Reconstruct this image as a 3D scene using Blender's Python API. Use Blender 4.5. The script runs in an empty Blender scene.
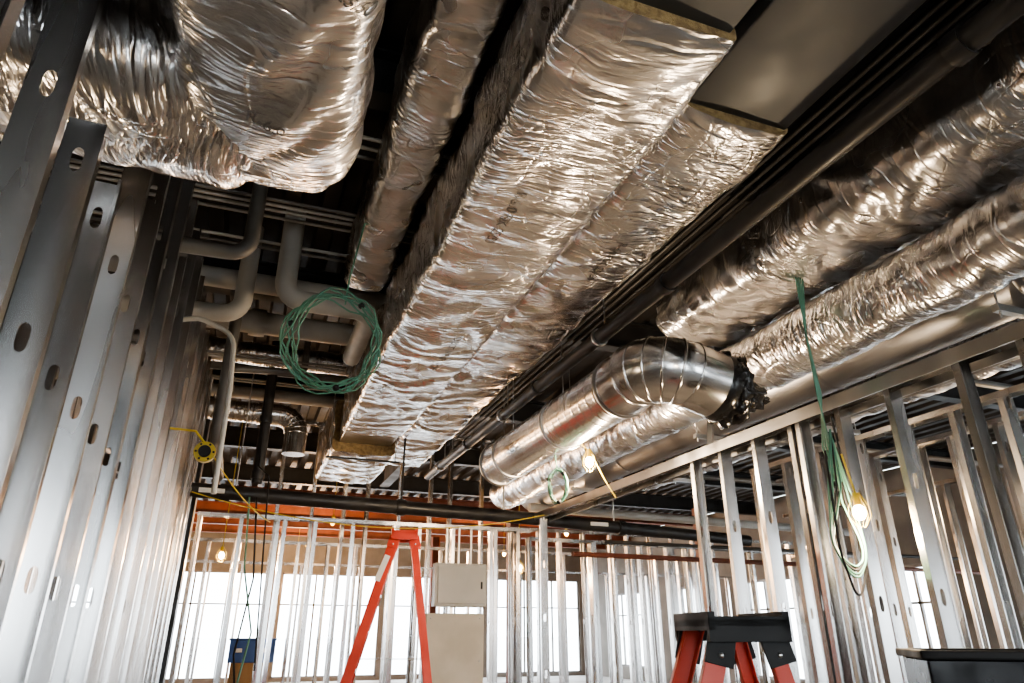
import bpy, math, random
from mathutils import Vector, Matrix, noise
from mathutils.bvhtree import BVHTree
random.seed(7)
C = 1.5            # camera / eye height above the floor; Z values below are relative to it
scene = bpy.context.scene

# ------------------------------------------------------------------ materials
def mat(name, col, metal=0.0, rough=0.5, emit=None, estr=0):
    m = bpy.data.materials.new(name); m.use_nodes = True
    b = m.node_tree.nodes['Principled BSDF']
    b.inputs['Base Color'].default_value = (*col, 1)
    b.inputs['Metallic'].default_value = metal
    b.inputs['Roughness'].default_value = rough
    if emit:
        b.inputs['Emission Color'].default_value = (*emit, 1)
        b.inputs['Emission Strength'].default_value = estr
    return m

def noisy(name, c1, c2, scale=5, metal=0.0, r1=.4, r2=.6, bump=0.0, bscale=None, stretch=(1,1,1), detail=5):
    m = mat(name, c1, metal, r1); nt = m.node_tree; N = nt.nodes; L = nt.links
    b = N['Principled BSDF']
    tc = N.new('ShaderNodeTexCoord'); mp = N.new('ShaderNodeMapping')
    mp.inputs['Scale'].default_value = stretch
    L.new(tc.outputs['Object'], mp.inputs['Vector'])
    n = N.new('ShaderNodeTexNoise'); n.inputs['Scale'].default_value = scale; n.inputs['Detail'].default_value = detail
    L.new(mp.outputs[0], n.inputs['Vector'])
    cr = N.new('ShaderNodeValToRGB')
    cr.color_ramp.elements[0].position = .35; cr.color_ramp.elements[1].position = .65
    cr.color_ramp.elements[0].color = (*c1, 1); cr.color_ramp.elements[1].color = (*c2, 1)
    L.new(n.outputs['Fac'], cr.inputs[0]); L.new(cr.outputs[0], b.inputs['Base Color'])
    mr = N.new('ShaderNodeMapRange'); mr.inputs[1].default_value = .35; mr.inputs[2].default_value = .65
    mr.inputs[3].default_value = r1; mr.inputs[4].default_value = r2
    L.new(n.outputs['Fac'], mr.inputs[0]); L.new(mr.outputs[0], b.inputs['Roughness'])
    if bump:
        n2 = N.new('ShaderNodeTexNoise'); n2.inputs['Scale'].default_value = bscale or scale*4
        L.new(mp.outputs[0], n2.inputs['Vector'])
        bp = N.new('ShaderNodeBump'); bp.inputs['Strength'].default_value = bump; bp.inputs['Distance'].default_value = .01
        L.new(n2.outputs['Fac'], bp.inputs['Height']); L.new(bp.outputs[0], b.inputs['Normal'])
    return m

def foil_mat(name, tint, rough=.26, dist=.0095):
    m = mat(name, tint, 1.0, rough); nt = m.node_tree; N = nt.nodes; L = nt.links
    b = N['Principled BSDF']
    at = N.new('ShaderNodeAttribute'); at.attribute_name = 'duct'
    def mth(op, a, bb, c=None):
        n = N.new('ShaderNodeMath'); n.operation = op
        for i, v in enumerate((a, bb, c)):
            if v is None: continue
            if isinstance(v, (int, float)): n.inputs[i].default_value = v
            else: L.new(v, n.inputs[i])
        return n.outputs[0]
    nw = N.new('ShaderNodeTexNoise'); nw.inputs['Scale'].default_value = 2.0; nw.inputs['Detail'].default_value = 1
    L.new(at.outputs['Vector'], nw.inputs['Vector'])
    sub = N.new('ShaderNodeVectorMath'); sub.operation = 'SUBTRACT'; sub.inputs[1].default_value = (.5,.5,.5)
    L.new(nw.outputs['Color'], sub.inputs[0])
    scl = N.new('ShaderNodeVectorMath'); scl.operation = 'SCALE'; scl.inputs['Scale'].default_value = .22
    L.new(sub.outputs[0], scl.inputs[0])
    wv = N.new('ShaderNodeVectorMath'); wv.operation = 'ADD'
    L.new(at.outputs['Vector'], wv.inputs[0]); L.new(scl.outputs[0], wv.inputs[1])
    def mapp(s, src=wv.outputs[0]):
        mp = N.new('ShaderNodeMapping'); mp.inputs['Scale'].default_value = s
        L.new(src, mp.inputs['Vector']); return mp.outputs[0]
    def nz(vec, sc, det, dist=0.0):
        n = N.new('ShaderNodeTexNoise')
        n.inputs['Scale'].default_value = sc; n.inputs['Detail'].default_value = det
        n.inputs['Distortion'].default_value = dist
        L.new(vec, n.inputs['Vector']); return n.outputs['Fac']
    def vor(vec, sc):
        n = N.new('ShaderNodeTexVoronoi'); n.inputs['Scale'].default_value = sc
        L.new(vec, n.inputs['Vector']); return n.outputs['Distance']
    def crease(vec, sc, width, det=1.0):
        a = mth('ABSOLUTE', mth('SUBTRACT', nz(vec, sc, det), .5), None)
        a = mth('DIVIDE', a, width); a = mth('MINIMUM', a, 1.0)
        return mth('SUBTRACT', 1.0, a)
    v1 = vor(mapp((1.8, .6, .6)), 7)
    v2 = vor(mapp((1.4, .8, .8)), 26)
    c1 = crease(mapp((3.0, .45, .45)), 5, .09)
    c2 = crease(mapp((2.6, .6, .6)), 14, .10)
    c3 = crease(mapp((.9, 1.5, 1.5)), 4, .03, 0)
    f0 = nz(mapp((1, .8, .8)), 3.0, 2)
    f3 = nz(mapp((1.5, 1, 1)), 45, 2)
    mask = nz(mapp((1, 1, 1), at.outputs['Vector']), 1.3, 1)
    mk = mth('MULTIPLY_ADD', mask, 4.0, -1.5); mk = mth('MINIMUM', mth('MAXIMUM', mk, .2), 1.0)
    h = mth('MULTIPLY', v1, .6)
    h = mth('ADD', h, mth('MULTIPLY', mth('MULTIPLY', v2, .26), mk))
    h = mth('ADD', h, mth('MULTIPLY', mth('MULTIPLY', c1, .55), mth('ADD', mk, .35)))
    h = mth('ADD', h, mth('MULTIPLY', mth('MULTIPLY', c2, .3), mk))
    h = mth('ADD', h, mth('MULTIPLY', mth('MULTIPLY', c3, .3), mk))
    h = mth('ADD', h, mth('MULTIPLY', f3, .10))
    h = mth('ADD', h, mth('MULTIPLY', f0, 1.0))
    sx = N.new('ShaderNodeSeparateXYZ'); L.new(at.outputs['Vector'], sx.inputs[0])
    md = mth('PINGPONG', sx.outputs[0], .6)
    tape = mth('LESS_THAN', md, .038)
    h = mth('ADD', h, mth('MULTIPLY', tape, .2))
    bp = N.new('ShaderNodeBump'); bp.inputs['Strength'].default_value = 1.0; bp.inputs['Distance'].default_value = dist
    L.new(h, bp.inputs['Height']); L.new(bp.outputs[0], b.inputs['Normal'])
    rr = mth('MULTIPLY_ADD', f0, .2, rough - .1); L.new(rr, b.inputs['Roughness'])
    mix = N.new('ShaderNodeMixRGB'); mix.inputs[1].default_value = (*tint, 1)
    mix.inputs[2].default_value = (tint[0]*.78, tint[1]*.77, tint[2]*.76, 1)
    L.new(nz(mapp((1, 1, 1)), 2.3, 3), mix.inputs[0]); L.new(mix.outputs[0], b.inputs['Base Color'])
    return m

def galv_mat(name, tint, rough=.3, grime=.85, metal=1.0):
    m = mat(name, tint, metal, rough); nt = m.node_tree; N = nt.nodes; L = nt.links
    b = N['Principled BSDF']; tc = N.new('ShaderNodeTexCoord')
    mp = N.new('ShaderNodeMapping'); mp.inputs['Scale'].default_value = (3, 3, .5)
    L.new(tc.outputs['Object'], mp.inputs['Vector'])
    n = N.new('ShaderNodeTexNoise'); n.inputs['Scale'].default_value = 1.6; n.inputs['Detail'].default_value = 2
    L.new(mp.outputs[0], n.inputs['Vector'])
    mr = N.new('ShaderNodeMapRange'); mr.inputs[1].default_value = .3; mr.inputs[2].default_value = .7
    mr.inputs[3].default_value = rough-.05; mr.inputs[4].default_value = rough+.08
    L.new(n.outputs['Fac'], mr.inputs[0]); L.new(mr.outputs[0], b.inputs['Roughness'])
    cr = N.new('ShaderNodeValToRGB'); cr.color_ramp.elements[0].position = .3; cr.color_ramp.elements[1].position = .7
    cr.color_ramp.elements[0].color = (tint[0]*grime, tint[1]*grime, tint[2]*grime, 1); cr.color_ramp.elements[1].color = (*tint, 1)
    L.new(n.outputs['Fac'], cr.inputs[0]); L.new(cr.outputs[0], b.inputs['Base Color'])
    return m

FOIL = foil_mat('foil_facing', (.87, .86, .86), .25)
FOIL2 = foil_mat('foil_facing_dull', (.76, .75, .75), .28)
GALV = galv_mat('galvanized_steel', (.60, .60, .60), .32)
STUD = galv_mat('stud_steel', (.64, .63, .62), .22, .8)
SPIRAL = galv_mat('spiral_steel', (.74, .73, .72), .2, .9)
DUCTG = galv_mat('duct_sheet_steel', (.11, .115, .12), .5, .9, .7)
DUCTR = galv_mat('round_duct_steel', (.40, .40, .41), .36, .9)
BLACK = noisy('black_pipe', (.012, .012, .014), (.03, .028, .026), 6, 0, .35, .55)
BLKPLAS = noisy('black_plastic', (.007, .007, .008), (.011, .011, .012), 8, 0, .6, .75)
BLKFILM = noisy('black_film', (.008, .008, .009), (.012, .012, .013), 8, 0, .15, .3)
GREYP = noisy('grey_pipe', (.20, .20, .19), (.13, .12, .115), 3, .3, .4, .6)
PVC = noisy('pipe_insulation_jacket', (.42, .42, .40), (.33, .32, .30), 3, 0, .5, .65)
WHITE = noisy('white_conduit', (.6, .59, .54), (.5, .48, .44), 4, 0, .4, .5)
TAN = noisy('fiberglass_edge', (.34, .25, .12), (.18, .12, .06), 30, 0, .8, .95, .8)
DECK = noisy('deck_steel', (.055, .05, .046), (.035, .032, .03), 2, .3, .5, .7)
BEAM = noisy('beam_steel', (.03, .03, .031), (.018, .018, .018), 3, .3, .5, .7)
REDIRON = noisy('red_oxide_primer', (.17, .05, .025), (.11, .034, .018), 3, 0, .5, .7)
CONC = noisy('concrete', (.31, .30, .285), (.22, .215, .20), 1.2, 0, .6, .85, .3, 30)
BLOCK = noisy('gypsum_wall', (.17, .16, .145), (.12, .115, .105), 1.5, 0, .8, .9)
REDF = noisy('red_fiberglass', (.62, .055, .02), (.50, .04, .016), 4, 0, .3, .45)
ALU = galv_mat('aluminium', (.75, .75, .76), .25)
GREEN = noisy('green_cable', (.09, .24, .17), (.13, .31, .23), 5, 0, .35, .5)
YEL = noisy('yellow_plastic', (.62, .46, .05), (.5, .36, .04), 5, 0, .4, .6)
PANEL = noisy('panel_grey_paint', (.42, .42, .40), (.36, .36, .34), 2, 0, .4, .55)
BEIGE = noisy('cement_board', (.60, .57, .50), (.50, .47, .40), 3, 0, .7, .85)
BLUE = noisy('blue_paint', (.03, .10, .35), (.02, .08, .28), 3, 0, .4, .6)
WOOD = noisy('plywood', (.34, .22, .11), (.26, .16, .08), 3, 0, .6, .8, stretch=(1, 8, 1))
GROUND = noisy('pale_gravel', (.75, .75, .75), (.65, .65, .64), .3, 0, .9, 1)
BULB = mat('lit_bulb', (1, .8, .5), 0, .3, (1, .76, .42), 60)
INK = mat('printed_ink', (.13, .125, .12), .4, .5)
LABEL = mat('white_label', (.75, .75, .72), 0, .5)

# ------------------------------------------------------------------ mesh builder
class B:
    def __init__(s): s.v=[]; s.f=[]; s.m=[]; s.sm=[]; s.a=[]; s.mats=[]
    def mi(s, m):
        if m not in s.mats: s.mats.append(m)
        return s.mats.index(m)
    def add(s, vs, fs, m, smooth=False, att=None):
        o=len(s.v); s.v += [Vector(v) for v in vs]
        s.a += att if att else [Vector(v) for v in vs]
        k=s.mi(m)
        for f in fs: s.f.append([i+o for i in f]); s.m.append(k); s.sm.append(smooth)
    def box(s, x0,x1,y0,y1,z0,z1, m):
        vs=[(x,y,z) for x in (x0,x1) for y in (y0,y1) for z in (z0,z1)]
        s.add(vs, [(0,1,3,2),(4,6,7,5),(0,4,5,1),(2,3,7,6),(0,2,6,4),(1,5,7,3)], m)
    def beam(s, p0,p1,w,h,m, side=None):
        p0,p1=Vector(p0),Vector(p1); d=(p1-p0).normalized()
        if side is None: side=d.cross(Vector((0,0,1)))
        side=Vector(side); side=(side-d*side.dot(d))
        if side.length<1e-4: side=Vector((1,0,0))
        side.normalize(); up=side.cross(d)
        vs=[]
        for p in (p0,p1):
            for a,b in ((-1,-1),(1,-1),(1,1),(-1,1)): vs.append(p+side*a*w/2+up*b*h/2)
        s.add(vs,[(0,3,2,1),(4,5,6,7),(0,1,5,4),(1,2,6,5),(2,3,7,6),(3,0,4,7)],m)
    def tube(s, pts, r, m, seg=12, cap=True, rf=None):
        pts=[Vector(p) for p in pts]; n=len(pts)
        t=(pts[1]-pts[0]).normalized()
        u=t.orthogonal().normalized()
        vs=[];
        for i in range(n):
            if i==0: tt=(pts[1]-pts[0])
            elif i==n-1: tt=(pts[-1]-pts[-2])
            else: tt=(pts[i+1]-pts[i]).normalized()+(pts[i]-pts[i-1]).normalized()
            tt.normalize(); u=(u-tt*u.dot(tt)).normalized(); w=tt.cross(u)
            rr=r if rf is None else rf(i)
            for k in range(seg):
                a=2*math.pi*k/seg; vs.append(pts[i]+u*math.cos(a)*rr+w*math.sin(a)*rr)
        fs=[]
        for i in range(n-1):
            for k in range(seg):
                k2=(k+1)%seg; fs.append((i*seg+k,i*seg+k2,(i+1)*seg+k2,(i+1)*seg+k))
        s.add(vs,fs,m,True)
        if cap:
            s.add(vs[:seg],[tuple(range(seg))[::-1]],m); s.add(vs[-seg:],[tuple(range(seg))],m)
    def ring(s, c, axis, r, w, m, seg=28):
        ax=Vector(axis).normalized(); c=Vector(c)
        s.tube([c-ax*w/2, c-ax*w*.3, c+ax*w*.3, c+ax*w/2], r, m, seg, True, lambda i:[r*.97,r,r,r*.97][i])
    def ball(s, c, r, m, sc=(1,1,1), n=12, amp=0, fq=5):
        vs=[];fs=[];c=Vector(c)
        for i in range(n+1):
            th=math.pi*i/n
            for k in range(2*n):
                ph=math.pi*k/n
                d=Vector((math.sin(th)*math.cos(ph),math.sin(th)*math.sin(ph),math.cos(th)))
                q=1+amp*noise.noise(d*fq+c)
                vs.append(c+Vector((d.x*sc[0],d.y*sc[1],d.z*sc[2]))*r*q)
        for i in range(n):
            for k in range(2*n):
                k2=(k+1)%(2*n); fs.append((i*2*n+k,(i+1)*2*n+k,(i+1)*2*n+k2,i*2*n+k2))
        s.add(vs,fs,m,True)
    def make(s, name, solid=0, bevel=0, parent=None):
        me=bpy.data.meshes.new(name)
        me.from_pydata([(v.x,v.y,v.z+C) for v in s.v],[],s.f)
        for m in s.mats: me.materials.append(m)
        me.polygons.foreach_set('material_index', s.m)
        me.polygons.foreach_set('use_smooth', s.sm)
        at=me.attributes.new('duct','FLOAT_VECTOR','POINT')
        fl=[]
        for a in s.a: fl += [a[0],a[1],a[2]]
        at.data.foreach_set('vector', fl)
        me.update()
        ob=bpy.data.objects.new(name, me); scene.collection.objects.link(ob)
        if solid:
            md=ob.modifiers.new('thickness','SOLIDIFY'); md.thickness=solid; md.offset=0
        if bevel:
            md=ob.modifiers.new('bevel','BEVEL'); md.width=bevel; md.segments=2; md.limit_method='ANGLE'
        if parent: ob.parent=parent
        return ob

def fillet(pts, r, n=8):
    pts=[Vector(p) for p in pts]; out=[pts[0]]
    for i in range(1,len(pts)-1):
        a,b,c=pts[i-1],pts[i],pts[i+1]
        d1=(a-b).normalized(); d2=(c-b).normalized()
        ang=d1.angle(d2)
        if ang>3.1: out.append(b); continue
        t=min(r/math.tan(ang/2),(a-b).length*.49,(c-b).length*.49)
        rr=t*math.tan(ang/2)
        cen=b+(d1+d2).normalized()*(rr/math.sin(ang/2))
        p0=b+d1*t; p1=b+d2*t; v0=p0-cen; v1=p1-cen; sw=v0.angle(v1)
        for k in range(n+1):
            f=k/n
            out.append(cen+(v0*math.sin((1-f)*sw)+v1*math.sin(f*sw))/math.sin(sw))
    out.append(pts[-1]); return out

def resample(pts, step):
    out=[pts[0].copy()]
    for i in range(len(pts)-1):
        a,b=pts[i],pts[i+1]; L=(b-a).length
        n=max(1,int(round(L/step)))
        for k in range(1,n+1): out.append(a.lerp(b,k/n))
    return out

def section(w,h,r,step):
    r=min(r,w/2,h/2); out=[]
    hw,hh=w/2-r,h/2-r
    def seg(p,q,nv):
        L=math.dist(p,q); n=max(1,int(L/step))
        if L<1e-5: return
        for k in range(n): f=k/n; out.append(((p[0]+(q[0]-p[0])*f,p[1]+(q[1]-p[1])*f),nv))
    def arc(cx,cy,a0):
        n=max(3,int(r*1.57/step))
        for k in range(n):
            a=a0+math.pi/2*k/n; out.append(((cx+r*math.cos(a),cy+r*math.sin(a)),(math.cos(a),math.sin(a))))
    arc(hw,hh,0); seg((hw,h/2),(-hw,h/2),(0,1)); arc(-hw,hh,math.pi/2); seg((-w/2,hh),(-w/2,-hh),(-1,0))
    arc(-hw,-hh,math.pi); seg((-hw,-h/2),(hw,-h/2),(0,-1)); arc(hw,-hh,1.5*math.pi); seg((w/2,-hh),(w/2,hh),(1,0))
    return out

def sweep_duct(b, path, w, h, r, m, amp=1.0, step=.025, seed=0, endmat=None, sag=.0, pinch=1.2, er=0):
    pts=resample([Vector(p) for p in path], step); sec=section(w,h,r,step); ns=len(sec)
    tot=sum((pts[i+1]-pts[i]).length for i in range(len(pts)-1))
    vs=[];at=[];s=0
    for i,p in enumerate(pts):
        if i: s+=(pts[i]-pts[i-1]).length
        t=(pts[min(i+1,len(pts)-1)]-pts[max(i-1,0)]).normalized()
        side=t.cross(Vector((0,0,1))).normalized(); up=side.cross(t)
        dseam=abs((s+pinch/2)%pinch-pinch/2) if pinch else 9
        ins=0
        if er and tot-s<er: kk=(er-(tot-s))/er; ins=er*(1-math.sqrt(max(0,1-kk*kk)))*.9
        for (o,nn) in sec:
            q=p+side*o[0]+up*o[1]; n=side*nn[0]+up*nn[1]
            d=0
            if amp:
                loc=Vector((s+seed*13,o[0],o[1]))
                d+=.026*noise.noise(Vector((loc.x*1.6,loc.y*2,loc.z*2)))
                w1=noise.noise(loc*2.3+Vector((5,0,0)))
                w2=noise.noise(loc*1.7+Vector((0,9,0)))
                rg=abs(noise.noise(Vector((loc.x*4.5+w1*1.6,loc.y*1.1+w2*1.2,loc.z*1.1+w1))))
                d+=.034*(rg**.75)-.012
                rg2=abs(noise.noise(Vector((loc.x*9+w2*3,loc.y*2.2+w1*2,loc.z*2.2+w1*2))))
                d+=.012*rg2
                d-=.012*math.exp(-(dseam/.05)**2)
                if nn[1]<-.5 and sag: d+=sag*(1-(o[0]/(w/2))**2)*(1 if not pinch else .5+.5*min(1,dseam/.4))
                d*=amp
            vs.append(q+n*(d-ins)); at.append(Vector((s+seed*1.7,o[0],o[1])))
    fs=[]
    for i in range(len(pts)-1):
        for k in range(ns):
            k2=(k+1)%ns; fs.append((i*ns+k,i*ns+k2,(i+1)*ns+k2,(i+1)*ns+k))
    b.add(vs,fs,m,True,at)
    em=endmat or m
    b.add(vs[:ns],[tuple(range(ns))[::-1]],em); b.add(vs[-ns:],[tuple(range(ns))],em)

def rect(b,x0,x1,z0,z1,y0,y1,m,r=.04,**k):
    sweep_duct(b,[((x0+x1)/2,y0,(z0+z1)/2),((x0+x1)/2,y1,(z0+z1)/2)],x1-x0,z1-z0,r,m,**k)

# ------------------------------------------------------------------ camera
f=Vector((.322,.862,.392)).normalized(); rt=f.cross(Vector((0,0,1))).normalized(); up=rt.cross(f)
cd=bpy.data.cameras.new('camera'); cam=bpy.data.objects.new('camera',cd); scene.collection.objects.link(cam)
M=Matrix((rt,up,-f)).transposed().to_4x4(); M.translation=Vector((0,0,C)); cam.matrix_world=M
cd.lens=24; cd.sensor_width=36; cd.clip_start=.05; cd.clip_end=500
scene.camera=cam

# ------------------------------------------------------------------ shell
FL=-1.5; DK=3.3
X0,X1,Y0,Y1=-7,13,-7,26
b=B(); b.box(X0-.2,X1+.2,Y0-.2,Y1+.2,FL-.2,FL,CONC); b.make('floor')
b=B()
per=.3; n=int((X1-X0)/per); prof=[]
for i in range(n+1):
    x=X0+i*per; prof += [(x,DK),(x+.12,DK),(x+.15,DK+.07),(x+.27,DK+.07)]
vs=[];fs=[]
for (x,z) in prof: vs += [(x,Y0,z),(x,Y1+.2,z)]
for i in range(len(prof)-1): fs.append((2*i,2*i+1,2*i+3,2*i+2))
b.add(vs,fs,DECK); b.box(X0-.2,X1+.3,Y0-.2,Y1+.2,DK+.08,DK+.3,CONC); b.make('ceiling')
b=B(); b.box(-300,300,-300,300,FL-.5,FL-.25,GROUND); b.make('ground_outside')
b=B(); b.box(X0-.2,X0,Y0,Y1+.2,FL,DK,BLOCK); b.make('wall_left')
def window_wall(name, axis, c, a0, a1, nwin, zs, zh, pier, start):
    w=B()
    def bx(u0,u1,z0,z1,t0=0,t1=.2,m=BLOCK,bb=None):
        bb=bb or w
        if axis=='x': bb.box(u0,u1,c+t0,c+t1,z0,z1,m)
        else: bb.box(c+t0,c+t1,u0,u1,z0,z1,m)
    bx(a0,a1,FL,zs); bx(a0,a1,zh,DK)
    L=(a1-a0-pier)/nwin
    for i in range(nwin+1): bx(a0+i*L,a0+i*L+pier,zs,zh)
    w.make(name)
    for i in range(nwin):
        u0=a0+i*L+pier; u1=a0+(i+1)*L
        fr=B()
        for (p,q,r_,s_) in ((u0,u1,zs,zs+.06),(u0,u1,zh-.06,zh),(u0,u0+.06,zs,zh),(u1-.06,u1,zs,zh)):
            bx(p,q,r_,s_,.05,.13,GREYP,fr)
        k=3
        for j in range(1,k):
            uu=u0+(u1-u0)*j/k; bx(uu-.03,uu+.03,zs,zh,.06,.12,GREYP,fr)
        bx(u0,u1,zs+(zh-zs)*.68,zs+(zh-zs)*.68+.05,.06,.12,GREYP,fr)
        fr.make('window_%d'%(start+i))
window_wall('wall_back','x',Y1,X0,X1,5,-1.4,1.9,.45,1)
window_wall('wall_right','y',X1,Y0,Y1,8,-1.1,1.3,1.7,6)
window_wall('added_front_wall','x',Y0-.2,X0,X1,4,-.8,1.9,2.4,14)  # unseen wall and windows added behind the camera to limit daylight on the studs

def ibeam(b,p0,p1,h,w,m):
    p0,p1=Vector(p0),Vector(p1); t=.02
    b.beam(p0+Vector((0,0,h/2)),p1+Vector((0,0,h/2)),w,t,m)
    b.beam(p0-Vector((0,0,h/2)),p1-Vector((0,0,h/2)),w,t,m)
    b.beam(p0,p1,t,h-t,m)
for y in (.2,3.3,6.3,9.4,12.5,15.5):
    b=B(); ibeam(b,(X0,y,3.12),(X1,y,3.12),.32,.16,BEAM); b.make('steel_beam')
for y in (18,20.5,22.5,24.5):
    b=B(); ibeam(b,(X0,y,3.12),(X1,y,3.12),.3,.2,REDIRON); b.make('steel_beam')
for x in (2.3,5.0,-2.6):
    b=B(); ibeam(b,(x,Y0+.05,2.76),(x,13.2,2.76),.36,.18,BEAM); b.make('steel_girder')
for (x,y,mm) in ((-4,13.2,REDIRON),(5.0,13.3,REDIRON),(9.5,13.3,REDIRON),(5.2,20.4,REDIRON),(-.72,8.55,BLACK)):
    b=B(); b.box(x-.1,x+.1,y-.012,y+.012,FL,2.6,mm)
    b.box(x-.11,x-.1,y-.12,y+.12,FL,2.6,mm); b.box(x+.1,x+.11,y-.12,y+.12,FL,2.6,mm)
    b.box(x-.15,x+.15,y-.15,y+.15,FL,FL+.03,mm); b.make('steel_column')

# ------------------------------------------------------------------ stud walls
def stud_geo(H,W=.092,fl=.04,hole0=.45,hstep=.6):
    vs=[];fs=[]
    def q(*p):
        o=len(vs); vs.extend(p); fs.append(tuple(range(o,o+len(p))))
    hw=W/2; z=0; hs=.07
    zz=hole0; segs=[]
    while zz+hs<H:
        segs.append(zz); zz+=hstep
    for hz in segs:
        a,bb=hz-hs,hz+hs
        q((-hw,0,z),(hw,0,z),(hw,0,a),(-hw,0,a))
        iw,ih=.016,.045
        inner=[];outer=[]
        for (ox,oz,ix,iz) in ((-hw,-hs,-iw*.7,-ih*.85),(0,-hs,0,-ih),(hw,-hs,iw*.7,-ih*.85),(hw,-hs*.4,iw,-ih*.5),(hw,hs*.4,iw,ih*.5),
                              (hw,hs,iw*.7,ih*.85),(0,hs,0,ih),(-hw,hs,-iw*.7,ih*.85),(-hw,hs*.4,-iw,ih*.5),(-hw,-hs*.4,-iw,-ih*.5)):
            outer.append((ox,0,hz+oz)); inner.append((ix,0,hz+iz))
        for i in range(10):
            j=(i+1)%10; q(outer[i],outer[j],inner[j],inner[i])
        z=bb
    q((-hw,0,z),(hw,0,z),(hw,0,H),(-hw,0,H))
    for s in (-1,1):
        x=s*hw
        q((x,0,0),(x,fl,0),(x,fl,H),(x,0,H))
        q((x,fl,0),(x-s*.01,fl,0),(x-s*.01,fl,H),(x,fl,H))
    return vs,fs

def stud_wall(name,p0,p1,top,spacing,W=.092,topf=None,skip=None,jit=.0,m=STUD,hole0=.45,track=True,dbl=0,tw=.006):
    p0=Vector((p0[0],p0[1],0));p1=Vector((p1[0],p1[1],0)); L=(p1-p0).length; d=(p1-p0).normalized(); s=Vector((d.y,-d.x,0))
    b=B(); n=int(L/spacing)
    us=[(i*spacing+random.uniform(-jit,jit),i) for i in range(n+1)]
    if dbl: us+=[(u+.05,i) for (u,i) in us if i%dbl==2]
    for u,i in us:
        c=p0+d*u
        t=topf(c) if topf else top
        if skip and skip(c): continue
        vs,fs=stud_geo(t-FL-.004,W,hole0=hole0+random.uniform(-.02,.02))
        fl=1 if i%3 else -1
        tilt=random.uniform(-tw,tw); rot=random.uniform(-.12,.12); cr,sr=math.cos(rot),math.sin(rot)
        b.add([c+s*(v[0]*cr-v[1]*fl*sr)+d*(v[1]*fl*cr+v[0]*sr+tilt*v[2])+Vector((0,0,FL+.002+v[2])) for v in vs],fs,m)
    def tr(z,dirn,a,bb_):
        A=p0+d*a;Bp=p0+d*bb_; hw=W/2+.003
        vs=[];
        for P in (A,Bp):
            for (x,zz) in ((-hw,dirn*.04),(-hw,0),(hw,0),(hw,dirn*.04)): vs.append(P+s*x+Vector((0,0,z+zz)))
        b.add(vs,[(0,1,5,4),(1,2,6,5),(2,3,7,6)],m)
    tr(FL+.002,1,-.05,L+.05)
    if track: tr(top,-1,-.05,L+.05)
    return b.make(name,solid=.0015)

lt=lambda c: 1.5 if 1.93<c.y<2.6 else 2.6
stud_wall('metal_stud_wall',(-.66,.3),(-.66,8.2),2.6,.36,W=.105,topf=lt,jit=.02,track=False)
stud_wall('metal_stud_wall',(3.4,1.1),(3.4,8.1),1.35,.406,jit=.02,dbl=4,skip=lambda c:5.1<c.y<7.9)
stud_wall('metal_stud_wall',(-.5,8.25),(3.3,8.25),1.2,.406,jit=.05,dbl=3)
stud_wall('metal_stud_wall',(.3,9.8),(3.3,9.8),2.75,.406,jit=.05)
stud_wall('metal_stud_wall',(3.5,8.6),(9.5,8.9),1.15,.406,jit=.04,dbl=3)
stud_wall('metal_stud_wall',(3.8,10.2),(9.5,10.2),1.5,.406,jit=.04)
stud_wall('metal_stud_wall',(-5.5,11.5),(9,11.5),1.3,.45,jit=.08,dbl=5)
stud_wall('metal_stud_wall',(-6,15.8),(12,15.8),1.35,.6,jit=.1)
stud_wall('metal_stud_wall',(4.5,.8),(4.5,5.3),1.45,.406,jit=.03)
stud_wall('metal_stud_wall',(5.6,.8),(5.6,6.2),1.6,.406,jit=.03,dbl=4)
stud_wall('metal_stud_wall',(7.4,.8),(7.4,8.2),1.6,.406,jit=.03)
stud_wall('metal_stud_wall',(-2.9,2),(-2.9,11),1.7,.5,jit=.05)
stud_wall('metal_stud_wall',(-1.6,4.2),(-1.6,8),2.4,.406,jit=.04)

b=B()
b.box(3.3,3.5,1.0,8.15,1.352,1.36,GALV); b.box(3.29,3.3,1.0,8.15,1.28,1.36,GALV); b.box(3.5,3.51,1.0,8.15,1.28,1.36,GALV)
b.make('deflection_track')
b=B()
b.beam((3.46,4.6,1.37),(4.42,5.6,3.1),.041,.09,GALV); b.beam((3.5,2.2,1.37),(4.75,2.5,1.6),.041,.06,GALV)
b.make('stud_kicker_brace')

# ------------------------------------------------------------------ ducts
def prnt(parent,txt,x,y,size,rotz,mode='bottom'):
    cu=bpy.data.curves.new('printed_text','FONT'); cu.body=txt; cu.size=size
    o=bpy.data.objects.new('tmp',cu); scene.collection.objects.link(o)
    dg=bpy.context.evaluated_depsgraph_get(); me=bpy.data.meshes.new_from_object(o.evaluated_get(dg))
    bpy.data.objects.remove(o)
    tree=BVHTree.FromObject(parent,dg)
    Rz=Matrix.Rotation(rotz,3,'Z')
    for v in me.vertices:
        p=Rz@Vector((v.co.x,-v.co.y,0))+Vector((x,y,0))   # readable from below
        h=tree.ray_cast(Vector((p.x,p.y,C+.5)),Vector((0,0,1)))
        v.co=Vector((p.x,p.y,(h[0].z if h[0] else C+2)-.004))
    me.materials.clear(); me.materials.append(INK)
    o=bpy.data.objects.new('printed_text',me); scene.collection.objects.link(o); o.parent=parent

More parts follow.
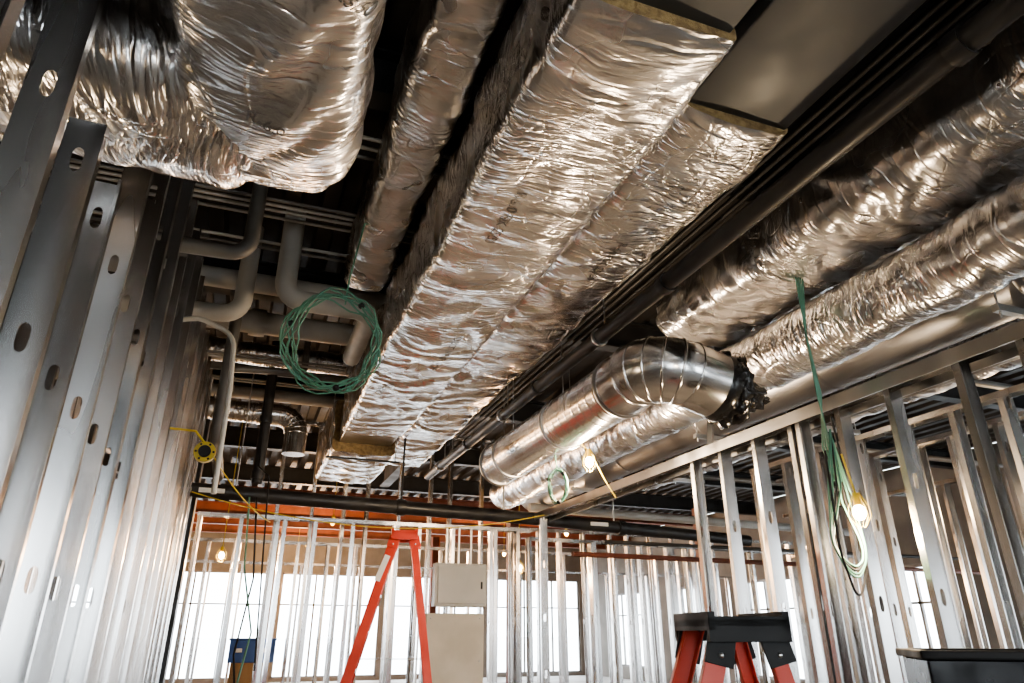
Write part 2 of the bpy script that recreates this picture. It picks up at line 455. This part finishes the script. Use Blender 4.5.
b=B(); rect(b,.78,1.48,2.0,2.55,1.49,7.4,FOIL,r=.05,sag=.03,endmat=TAN,seed=1)
rect(b,.83,1.43,2.03,2.5,7.4,7.95,GALV,r=.01,amp=0,step=.2)
rect(b,.74,1.50,1.92,2.55,7.95,9.6,FOIL,r=.05,sag=.03,seed=2,endmat=TAN)
rect(b,.83,1.43,2.06,2.5,-2.5,1.55,DUCTG,r=.008,amp=0,step=.3)
for y in (.25,-1.0): 
    rect(b,.81,1.45,2.04,2.52,y,y+.03,DUCTG,r=.008,amp=0,step=.3)
md=b.make('insulated_rectangular_duct')
prnt(md,'R-6.0 FSK 25/50',1.0,2.6,.08,math.radians(90)); prnt(md,'DUCT WRAP 1.5 PCF',1.2,4.4,.08,math.radians(90)); prnt(md,'FSK 25/50',.95,5.6,.08,math.radians(100))
b=B(); rect(b,1.53,2.13,2.13,2.55,1.95,9.3,FOIL,r=.07,sag=.03,endmat=TAN,seed=3)
rect(b,1.56,2.10,2.17,2.5,-2.5,2.0,DUCTG,r=.008,amp=0,step=.3)
for y in (.7,-.8): rect(b,1.54,2.12,2.15,2.52,y,y+.03,DUCTG,r=.008,amp=0,step=.3)
md=b.make('insulated_rectangular_duct'); prnt(md,'R-6.0 FSK 25/50',1.8,3.0,.07,math.radians(90))
b=B(); rect(b,.42,.75,2.5,2.85,-.5,4.9,FOIL2,r=.08,sag=.02,seed=4,endmat=TAN); md=b.make('insulated_rectangular_duct')
prnt(md,'25/50 R6',.52,1.5,.14,math.radians(90))
b=B()
sweep_duct(b,[(-.13,-1.2,1.85),(-.13,2.54,1.85)],.60,.47,.12,FOIL,amp=1.35,seed=5,sag=.05,endmat=FOIL,er=.26)
sweep_duct(b,[(-4.5,2.22,1.86),(-.05,2.22,1.86)],.62,.46,.12,FOIL,amp=1.3,seed=25,sag=.05,endmat=FOIL,er=.26)
md=b.make('insulated_elbow_duct')
prnt(md,'FSK FACING 25/50',-.25,1.2,.06,math.radians(40)); prnt(md,'R-6.0',-.2,1.95,.06,math.radians(10))
b=B(); rect(b,2.75,3.45,2.12,2.48,-1,4.1,FOIL2,r=.1,sag=.04,seed=6,endmat=TAN,amp=1.4)
b.make('insulated_rectangular_duct')
b=B(); rect(b,3.65,4.3,2.45,2.8,-1,4.6,FOIL2,r=.1,sag=.04,seed=16,endmat=TAN,amp=1.3); b.make('insulated_rectangular_duct')
b=B(); sweep_duct(b,[(3.38,-1,1.84),(3.38,9.4,1.84)],.43,.43,.215,FOIL,seed=7,amp=.8,endmat=TAN); b.make('insulated_round_duct')
b=B(); sweep_duct(b,[(4.9,-.5,1.9),(4.9,8,1.9)],.34,.34,.17,FOIL2,seed=8,amp=.8,endmat=TAN); b.make('insulated_round_duct')
b=B(); b.tube([(3.88,-1,1.86),(3.88,9.5,1.86)],.22,DUCTR,40)
for y in (0.6,2.1,3.6,5.1,6.6,8.1): b.ring((3.88,y,1.86),(0,1,0),.226,.05,DUCTR,40)
b.make('round_sheet_metal_duct')
b=B(); pts=resample([Vector((2.33,6.6,1.6)),Vector((2.33,3.96,1.6))],.012)
b.tube(pts,.212,SPIRAL,40,True,lambda i: .212*(1.0 if i%10 else 1.012))
endp=Vector((2.82,3.56,1.5)); ed=Vector((.86,-.1,-.3)).normalized()
el=fillet([(2.33,4.02,1.6),(2.33,3.55,1.62),endp],.34,5)
el[-1]=endp
b.tube(el,.22,SPIRAL,40)
for i in range(1,len(el)-1):
    t=(el[i+1]-el[i-1]).normalized(); b.ring(el[i],t,.226,.018,SPIRAL,40)
for y in (6.58,4.02): b.ring((2.33,y,1.6),(0,1,0),.228,.05,DUCTR,40)
b.ring(endp,ed,.231,.09,BLKFILM,40)
b.ball(endp+ed*.04,.225,BLKFILM,(.6,1,1),28,.3,4)
b.ball(endp+Vector((.13,-.06,-.06)),.12,BLKFILM,(1.3,.8,.8),16,.6,3)
for k in range(5):
    b.beam(endp+Vector((.1,-.05,-.04)),endp+Vector((.25+.06*random.random(),-.10+.03*k,-.10+.035*k)),.07,.004,BLKFILM)
for y in (5.0,6.2):
    b.ring((2.33,y,1.6),(0,1,0),.224,.03,GALV,40); b.tube([(2.33,y,1.82),(2.33,y,2.58)],.006,GALV,6)
b.make('spiral_duct')
b=B(); e=fillet([(-.1,8.2,2.35),(.35,8.2,2.35),(.35,8.2,1.9)],.2,6); b.tube(e,.13,SPIRAL,24)
for i in range(1,len(e)-1): b.ring(e[i],(e[min(i+1,len(e)-1)]-e[i-1]),.137,.02,SPIRAL,24)
b.tube([(-2.5,8.2,2.35),(-.1,8.2,2.35)],.12,FOIL2,20); b.make('round_duct_elbow')

# ------------------------------------------------------------------ transverse services above
def pipe(name,pts,r,m,fr=.12,seg=14,coup=()):
    b=B(); b.tube(fillet(pts,fr,6) if len(pts)>2 else pts,r,m,seg)
    for (c,ax) in coup: b.ring(c,ax,r*1.22,r*1.3,m,18)
    return b.make(name)
pipe('insulated_pipe',[(0,4.95,3.1),(0,4.95,2.33),(.66,4.95,2.33),(.66,6.0,2.33)],.08,PVC,.14,18)
pipe('insulated_pipe',[(-2.4,6.4,2.72),(2.0,6.4,2.72)],.11,PVC,seg=18,coup=[((-.2,6.4,2.72),(1,0,0))])
pipe('insulated_pipe',[(-2.4,5.6,2.74),(2.0,5.6,2.74)],.085,PVC,seg=16)
b=B(); sweep_duct(b,[(-2.4,7.25,2.72),(2.0,7.25,2.72)],.24,.24,.12,FOIL2,amp=.5,seed=11); b.make('foil_wrapped_pipe')
pipe('water_pipe',[(-2.4,7.8,2.75),(2.0,7.8,2.75)],.06,GREYP)
pipe('water_pipe',[(-2.4,8.9,2.8),(2.0,8.9,2.8)],.08,PVC)
pipe('water_pipe',[(-.37,6.0,2.9),(-.37,6.0,1.5),(-.37,7.5,1.45)],.05,GREYP)
pipe('water_pipe',[(-.3,5.3,3.1),(-.3,5.3,2.3),(-1.4,5.3,2.25)],.07,PVC,.14,16)
pipe('water_pipe',[(.3,6.9,3.0),(.3,6.9,2.45),(-.4,6.9,2.4),(-.4,7.6,2.4)],.035,GREYP,.08,10)
pipe('vent_pipe',[(.0,7.55,3.0),(.0,7.55,1.42)],.055,BLACK,coup=[((0,7.55,2.1),(0,0,1)),((0,7.55,1.5),(0,0,1))])
pipe('vent_pipe',[(-.25,4.2,3.1),(-.25,4.2,2.25),(-2.4,4.2,2.2)],.05,GREYP)
for k,(y,z) in enumerate(((4.45,2.86),(4.52,2.86),(4.59,2.86),(4.7,2.93),(4.8,2.93),(5.15,2.9),(5.25,2.9),(3.6,2.9),(3.7,2.9),(3.8,2.9),(8.5,2.85),(8.6,2.85),(6.75,2.5),(6.85,2.5))):
    pipe('electrical_conduit',[(-2.4,y,z),(2.05 if z>2.7 else .7,y,z)],.014,PVC if k%3 else GREYP,seg=8)
pipe('sprinkler_pipe',[(2.22,-1,2.0),(2.22,9.3,2.0)],.055,BLACK,coup=[((2.22,y,2.0),(0,1,0)) for y in (1.2,3.2,5.3,7.4)])
pipe('sprinkler_branch_pipe',[(2.62,3.4,2.35),(2.62,4.6,2.35),(2.62,9,2.35)],.03,GREYP)
pipe('drain_pipe',[(-1.2,7.8,1.37),(3.2,8.08,1.31),(6.8,8.4,1.22)],.078,BLACK,.5,18,coup=[((-.3,7.86,1.357),(1,.06,0)),((1.6,7.98,1.333),(1,.06,0)),((4.6,8.2,1.275),(1,.09,0))])
b=B()
b.box(-.55,-.3,7.74,7.77,1.33,1.375,LABEL)
b.box(4.1,4.35,8.07,8.09,1.265,1.31,LABEL)
b.make('pipe_label')
pipe('water_pipe',[(3.75,.5,1.5),(3.75,5,1.5)],.03,GREYP)
pipe('water_pipe',[(4.3,.5,1.6),(4.3,9,1.6)],.045,GREYP)
pipe('water_pipe',[(3.6,8.95,1.6),(10,9.15,1.55)],.06,PVC)
pipe('electrical_conduit',[(3.6,6.8,.9),(9,6.8,.9)],.02,BLACK,seg=8)
pipe('copper_pipe',[(3.6,7.6,.85),(11,7.9,.85)],.03,REDIRON,seg=8)
for z,y in ((1.75,7.0),(1.72,5.2),(1.72,3.3)):
    pipe('electrical_conduit',[(4.6,y,z),(9,y,z)],.03,GREYP,seg=8)
for k in range(3): pipe('electrical_conduit',[(2.52+.07*k,-.5,2.54),(2.52+.07*k,9,2.54)],.016,BEAM,seg=8)

def trapeze(x0,x1,y,z,ztop=3.3):
    b=B(); b.box(x0,x1,y-.02,y+.02,z-.04,z,GALV)
    for x in (x0+.03,x1-.03): b.tube([(x,y,z-.07),(x,y,ztop)],.006,GALV,6)
    b.make('trapeze_hanger')
for y in (2.2,5.0,7.6): trapeze(3.61,4.2,y,1.635)
for y in (1.9,4.6,7.0): trapeze(4.68,5.12,y,1.71)
b=B()
for y in (4.1,6.2,8.6):
    b.tube([(2.27,y,2.0),(2.27,y,2.6)],.006,GALV,6)
    b.ring((2.22,y,2.0),(0,1,0),.068,.025,GALV)
b.make('clevis_hanger')
b=B()
for y in (8.0,):
    b.tube([(1.505,y,1.86),(1.505,y,3.3)],.006,GALV,6); b.tube([(.735,y,1.86),(.735,y,3.3)],.006,GALV,6)
    b.box(.7,1.56,y-.012,y+.012,1.85,1.87,BEAM)
b.make('trapeze_hanger')
b=B()
b.tube([(1.6,7.95,3.3),(1.6,7.95,1.33)],.012,BLACK,8); b.tube([(2.9,8.06,3.3),(2.9,8.06,1.3)],.012,GALV,8)
b.tube([(-.2,7.86,2.9),(-.2,7.86,1.35)],.008,GALV,6); b.tube([(4.5,8.19,3.3),(4.5,8.19,1.3)],.012,GALV,8)
b.make('pipe_hanger_rod')

# ------------------------------------------------------------------ cables
def coil(name,c,R,nrm,m,loops=8,r=.006,tail=None,oval=1.0,var=.1):
    c=Vector(c);nrm=Vector(nrm).normalized();u=nrm.cross(Vector((0,0,1))).normalized();w=u.cross(nrm)
    pts=[];N=loops*28
    for i in range(N+1):
        a=2*math.pi*i/28; k=i/28
        rr=R*(1+var*noise.noise(Vector((k*2.7,math.cos(a)*1.3,math.sin(a)*1.3))))
        off=u*(.05*R/.27*noise.noise(Vector((k*1.3,7,1))))+w*(.05*R/.27*noise.noise(Vector((k*1.3,3,9))))
        pts.append(c+off+u*math.cos(a)*rr*oval+w*math.sin(a)*rr+nrm*(.05*noise.noise(Vector((k*2.1,a*.3,4)))))
    b=B(); b.tube(pts,r,m,6)
    if tail: b.tube([Vector(t) for t in tail],r,m,6)
    for a in (0.4,2.2,4.6):
        p=c+u*math.cos(a)*R*oval+w*math.sin(a)*R
        b.ball(p,.02,BLKPLAS,(1,1,1),6)
    b.make(name)
coil('green_cable_coil',(.31,3.9,1.60),.275,(-.3,-1,-.35),GREEN,8,.0055,[(.36,3.9,1.86),(.38,4.0,2.1),(.44,4.0,2.52)],var=.28)
def sagp(a,b_,s,n=12):
    a=Vector(a);b_=Vector(b_); return [a.lerp(b_,i/n)-Vector((0,0,s*4*(i/n)*(1-i/n))) for i in range(n+1)]
b=B()
for k in range(4):
    o=.02*k
    b.tube([(3.02+o,2.95,2.1),(3.0+o,2.93+o,1.7),(3.04+o*.5,2.97,1.3),(3.1,3.0+o,1.0),(3.16-o,3.02,.8)],.006,GREEN,6)
for k in range(4):
    o=.03*k
    b.tube(fillet([(3.12,3.0,1.1),(2.98+o,2.95,.75),(2.93+o,2.95+o,.45),(3.1,3.0,.22+o),(3.33,3.1,.4),(3.3-o,3.1,.7),(3.12,3.0,1.05)],.15,8),.006,GREEN if k!=2 else BLKPLAS,6)
b.tube(fillet([(3.0,2.95,.95),(2.95,2.92,.4),(3.15,3.05,.12),(3.33,3.12,.35),(3.2,3.05,1.2)],.12,8),.007,BLKPLAS,6)
b.make('hanging_green_cable')
coil('green_cable_coil',(2.35,5.2,1.12),.13,(-.3,-1,-.2),GREEN,5,.005,[(2.35,5.2,1.22),(2.33,5.2,1.38)],.6)
b=B(); b.tube(fillet([(-1.2,5,1.9),(-.83,5,2.02),(-.55,5,2.1),(-.3,5,2.0),(-.27,5,1.6),(-.26,5,.85)],.15,6),.018,WHITE,10); b.make('flexible_conduit')
b=B(); b.tube([(-.36,5,1.13),(-.36,5.05,1.13)],.07,YEL,20)
b.ring((-.36,4.99,1.13),(0,1,0),.04,.03,BLKPLAS); b.tube([(-.6,5.0,1.27),(-.44,5.02,1.27),(-.36,5.02,1.18)],.008,YEL,6)
for a in range(6): b.ball((-.36+.056*math.cos(a*1.05),4.995,1.13+.056*math.sin(a*1.05)),.008,BLKPLAS,n=4)
b.make('cord_reel')
b=B(); b.tube(sagp((-.3,5,1.1),(.15,6.2,.85),.05),.005,YEL,6); b.make('yellow_cord')
b=B(); b.tube(sagp((2.62,5.1,1.4),(3.0,5.4,1.1),.02),.005,YEL,6); b.make('yellow_cord')
b=B(); b.tube(sagp((-.6,7.6,1.3),(3.3,7.7,1.3),.25,20),.006,YEL,6); b.make('yellow_cord')
b=B(); b.tube(sagp((.1,6.8,1.35),(.2,6.8,-.3),0),.008,BLKPLAS,6)
b.tube([(.1,6.8,1.35),(.0,7.1,1.5),(-.05,7.3,2.4)],.008,BLKPLAS,6)
b.tube([(-.05,7.7,1.3),(.0,7.7,.6),(.15,7.7,0),(.05,7.7,-.7)],.01,GREEN,6); b.tube([(.02,7.7,1.3),(.1,7.7,.5),(.02,7.7,-.2),(.12,7.7,-.8)],.01,BLKPLAS,6)
b.make('hanging_power_cord')

def work_bulb(p,cordtop,power,r=.035,col=(1,.75,.5)):
    p=Vector(p); b=B()
    b.ball(p,r,BULB,(1,1,1.25),10); b.tube([p+Vector((0,0,r*1.1)),p+Vector((0,0,r*1.1+.07))],.022,YEL,12)
    for k in range(6):
        a=k*math.pi/3; c,s=math.cos(a),math.sin(a)
        b.tube([p+Vector((c*.02,s*.02,.1)),p+Vector((c*.055,s*.055,.03)),p+Vector((c*.06,s*.06,-.02)),p+Vector((c*.02,s*.02,-.08))],.0022,YEL,5)
    b.tube([p+Vector((0,0,.09)),Vector(cordtop)],.006,YEL,6)
    ob=b.make('caged_work_bulb')
    ld=bpy.data.lights.new('bulb_light','POINT'); ld.energy=power; ld.color=col; ld.shadow_soft_size=.05
    lo=bpy.data.objects.new('bulb_light',ld); lo.location=(p.x,p.y,p.z+C-.12); scene.collection.objects.link(lo); lo.parent=ob
work_bulb((2.6,5.1,1.32),(2.5,5.1,1.5),90)
work_bulb((3.2,2.98,.62),(3.15,2.98,.95),35)
work_bulb((-.3,10,.92),(-.3,10,2.9),45,col=(1,.62,.33))
work_bulb((3.7,9.6,.85),(3.7,9.6,2.9),45,col=(1,.62,.33))
for p in ((-3,12.8,1.9),(1.5,14,2.0),(6.5,14,2.0)):  # bulbs added to brighten the far deck so the drain pipe stands out
    work_bulb(p,(p[0],p[1],3.3),50,col=(1,.6,.3))
for p in ((1.5,19.4,2.1),(-4,19.4,2.1),(7,19.4,2.1),(1.5,23.4,2.1)):  # strong bulbs added to give the far deck and red beams a warm glow
    work_bulb(p,(p[0],p[1],3.3),300,col=(1,.55,.25))
work_bulb((.6,-1.2,1.2),(.6,-1.2,2.0),30,col=(1,.8,.6))  # unseen bulb added behind the camera for extra light
work_bulb((6.4,3.5,1.2),(6.4,3.5,3.2),50,col=(1,.7,.42))
work_bulb((-1.8,3.2,1.0),(-1.8,3.2,2.1),15)

# ------------------------------------------------------------------ ladders
def stepladder(name,loc,rot,H,spread,wt=.34,wb=.56,rw=.07,capm=None,hx=.14):
    capm=capm or BLKPLAS
    b=B(); R=Matrix.Rotation(rot,3,'Z'); loc=Vector((loc[0],loc[1],FL))
    P=lambda x,y,z: R@Vector((x,y,z))+loc
    sv=R@Vector((0,1,0)); xv=R@Vector((1,0,0))
    for sx,sp_ in ((-1,spread*.62),(1,spread*.38)):
        for sy in (-1,1):
            w_=rw if sx<0 else rw*.75
            top=P(sx*.08,sy*wt/2,H-.02); bot=P(sx*sp_,sy*wb/2,.03)
            b.beam(top,bot,w_,.006,REDF,xv)
            for e in (-1,1):
                o=xv*e*(w_/2-.001)
                b.beam(top+o-sv*sy*.013,bot+o-sv*sy*.013,.006,.03,REDF,xv)
            b.beam(bot+Vector((0,0,.04)),bot-Vector((0,0,.03)),.09,.035,BLKPLAS,xv)
    n=int(H/.3)
    for i in range(1,n+1):
        z=i*.3
        if z>H-.15: break
        f=z/H; xx=-(spread*.62)+(spread*.62-.07)*f; w=wb+(wt-wb)*f
        b.beam(P(xx,-w/2,z),P(xx,w/2,z),.08,.02,ALU,xv)
        if i%2==0:
            xr=spread*.38-(spread*.38-.07)*f
            b.beam(P(xr,-w/2,z),P(xr,w/2,z),.03,.012,ALU,xv)
    zs=H*.55; f=zs/H
    for sy in (-1,1):
        w=wb+(wt-wb)*f
        b.beam(P(-(spread*.62)+(spread*.62-.07)*f,sy*w/2*.93,zs),P(spread*.38-(spread*.38-.07)*f,sy*w/2*.93,zs),.02,.004,ALU)
    hy=wt/2+.04
    b.beam(P(0,-hy,H),P(0,hy,H),2*hx,.025,capm,xv)
    for e in (-1,1):
        b.beam(P(e*(hx-.012),-hy,H+.005),P(e*(hx-.012),hy,H+.005),.024,.06,capm,xv)
        b.beam(P(-hx,e*(hy-.012),H-.02),P(hx,e*(hy-.012),H-.02),.024,.08,capm)
        for k in (-1,1):
            b.beam(P(k*.085,e*(wt/2+.006),H-.03),P(k*.11,e*(wt/2+.012),H-.13),.095,.012,capm,xv)
            b.ball(P(k*.1,e*(wt/2+.016),H-.1),.009,ALU,n=5)
    for k in (-.05,0,.05): b.tube([P(k,-.06,H+.012),P(k,-.06,H+.018)],.012,ALU,10)
    w=wt/2+.02
    b.beam(P(-.14,-w-.002,H-.2),P(-.22,-w-.02,H-.42),.05,.003,LABEL,xv)
    return b.make(name,bevel=.003)
stepladder('stepladder',(1.66,2.22),math.radians(-16),1.53,1.0,wt=.31,wb=.50)
stepladder('stepladder',(1.36,6.5),math.radians(-12),2.34,1.15,wt=.2,wb=.5,rw=.085,capm=REDF,hx=.12)

# ------------------------------------------------------------------ panels etc.
b=B(); b.box(2.06,2.68,8.02,8.16,.27,.74,PANEL); b.box(2.09,2.65,8.0,8.02,.3,.71,PANEL); b.box(2.60,2.62,7.985,8.0,.46,.54,BLKPLAS)
for x in (2.2,2.35,2.5): b.tube([(x,8.09,.74),(x,8.09,1.15)],.014,GALV,8)
b.make('electrical_panel',bevel=.006)
b=B(); b.box(2.0,2.68,8.1,8.17,FL,.2,BEIGE); 
for z in (.15,-.3,-.8): 
    for x in (2.05,2.63): b.ball((x,8.1,z),.012,GALV,n=4)
b.make('equipment_backboard',bevel=.004)
b=B(); b.box(-.0,.6,12.9,13.3,FL,-.45,WOOD); b.box(-.05,.65,12.86,13.3,-.45,-.12,BLUE); b.box(-.07,.67,12.84,13.32,-.12,-.09,BLUE)
for x in (.05,.4): b.box(x,x+.1,12.83,12.86,-.3,-.24,LABEL)
b.make('blue_gang_box',bevel=.01)
b=B(); cx,cy=2.78,1.98
R=Matrix.Rotation(math.radians(-38),3,'Z')
def rb(x0,x1,y0,y1,z0,z1,m):
    vs=[R@Vector((x,y,0))+Vector((cx,cy,z)) for x in (x0,x1) for y in (y0,y1) for z in (z0,z1)]
    b.add(vs,[(0,1,3,2),(4,6,7,5),(0,4,5,1),(2,3,7,6),(0,2,6,4),(1,5,7,3)],m)
rb(-.38,.38,-.24,.24,-.85,-.80,BLKPLAS); rb(-.38,.38,-.24,.24,-1.33,-1.28,BLKPLAS)
for sx in (-1,1):
    for sy in (-1,1):
        rb(sx*.35-.025,sx*.35+.025,sy*.21-.025,sy*.21+.025,-1.4,-.8,BLKPLAS)
        p=R@Vector((sx*.33,sy*.2,0))+Vector((cx,cy,-1.44)); a=R@Vector((0,1,0))
        b.tube([p-a*.02,p+a*.02],.06,BLKPLAS,16)
for (x0,x1,y0,y1) in ((-.36,.36,-.22,-.2),(-.36,.36,.2,.22),(-.36,-.34,-.22,.22),(.34,.36,-.22,.22)): rb(x0,x1,y0,y1,-.8,-.09,BLKFILM)
for (x0,x1,y0,y1) in ((-.38,.38,-.24,-.2),(-.38,.38,.2,.24),(-.38,-.34,-.24,.24),(.34,.38,-.24,.24)): rb(x0,x1,y0,y1,-.09,-.06,BLKPLAS)
rb(-.34,.34,-.2,.2,-.8,-.3,CONC)
b.make('utility_cart',bevel=.006)

# ------------------------------------------------------------------ light
w=bpy.data.worlds.new('sky'); scene.world=w; w.use_nodes=True
bg=w.node_tree.nodes['Background']; bg.inputs[0].default_value=(.84,.93,1,1); bg.inputs[1].default_value=7.5
scene.view_settings.view_transform='AgX'
scene.view_settings.look='AgX - Medium High Contrast'
scene.view_settings.exposure=.95
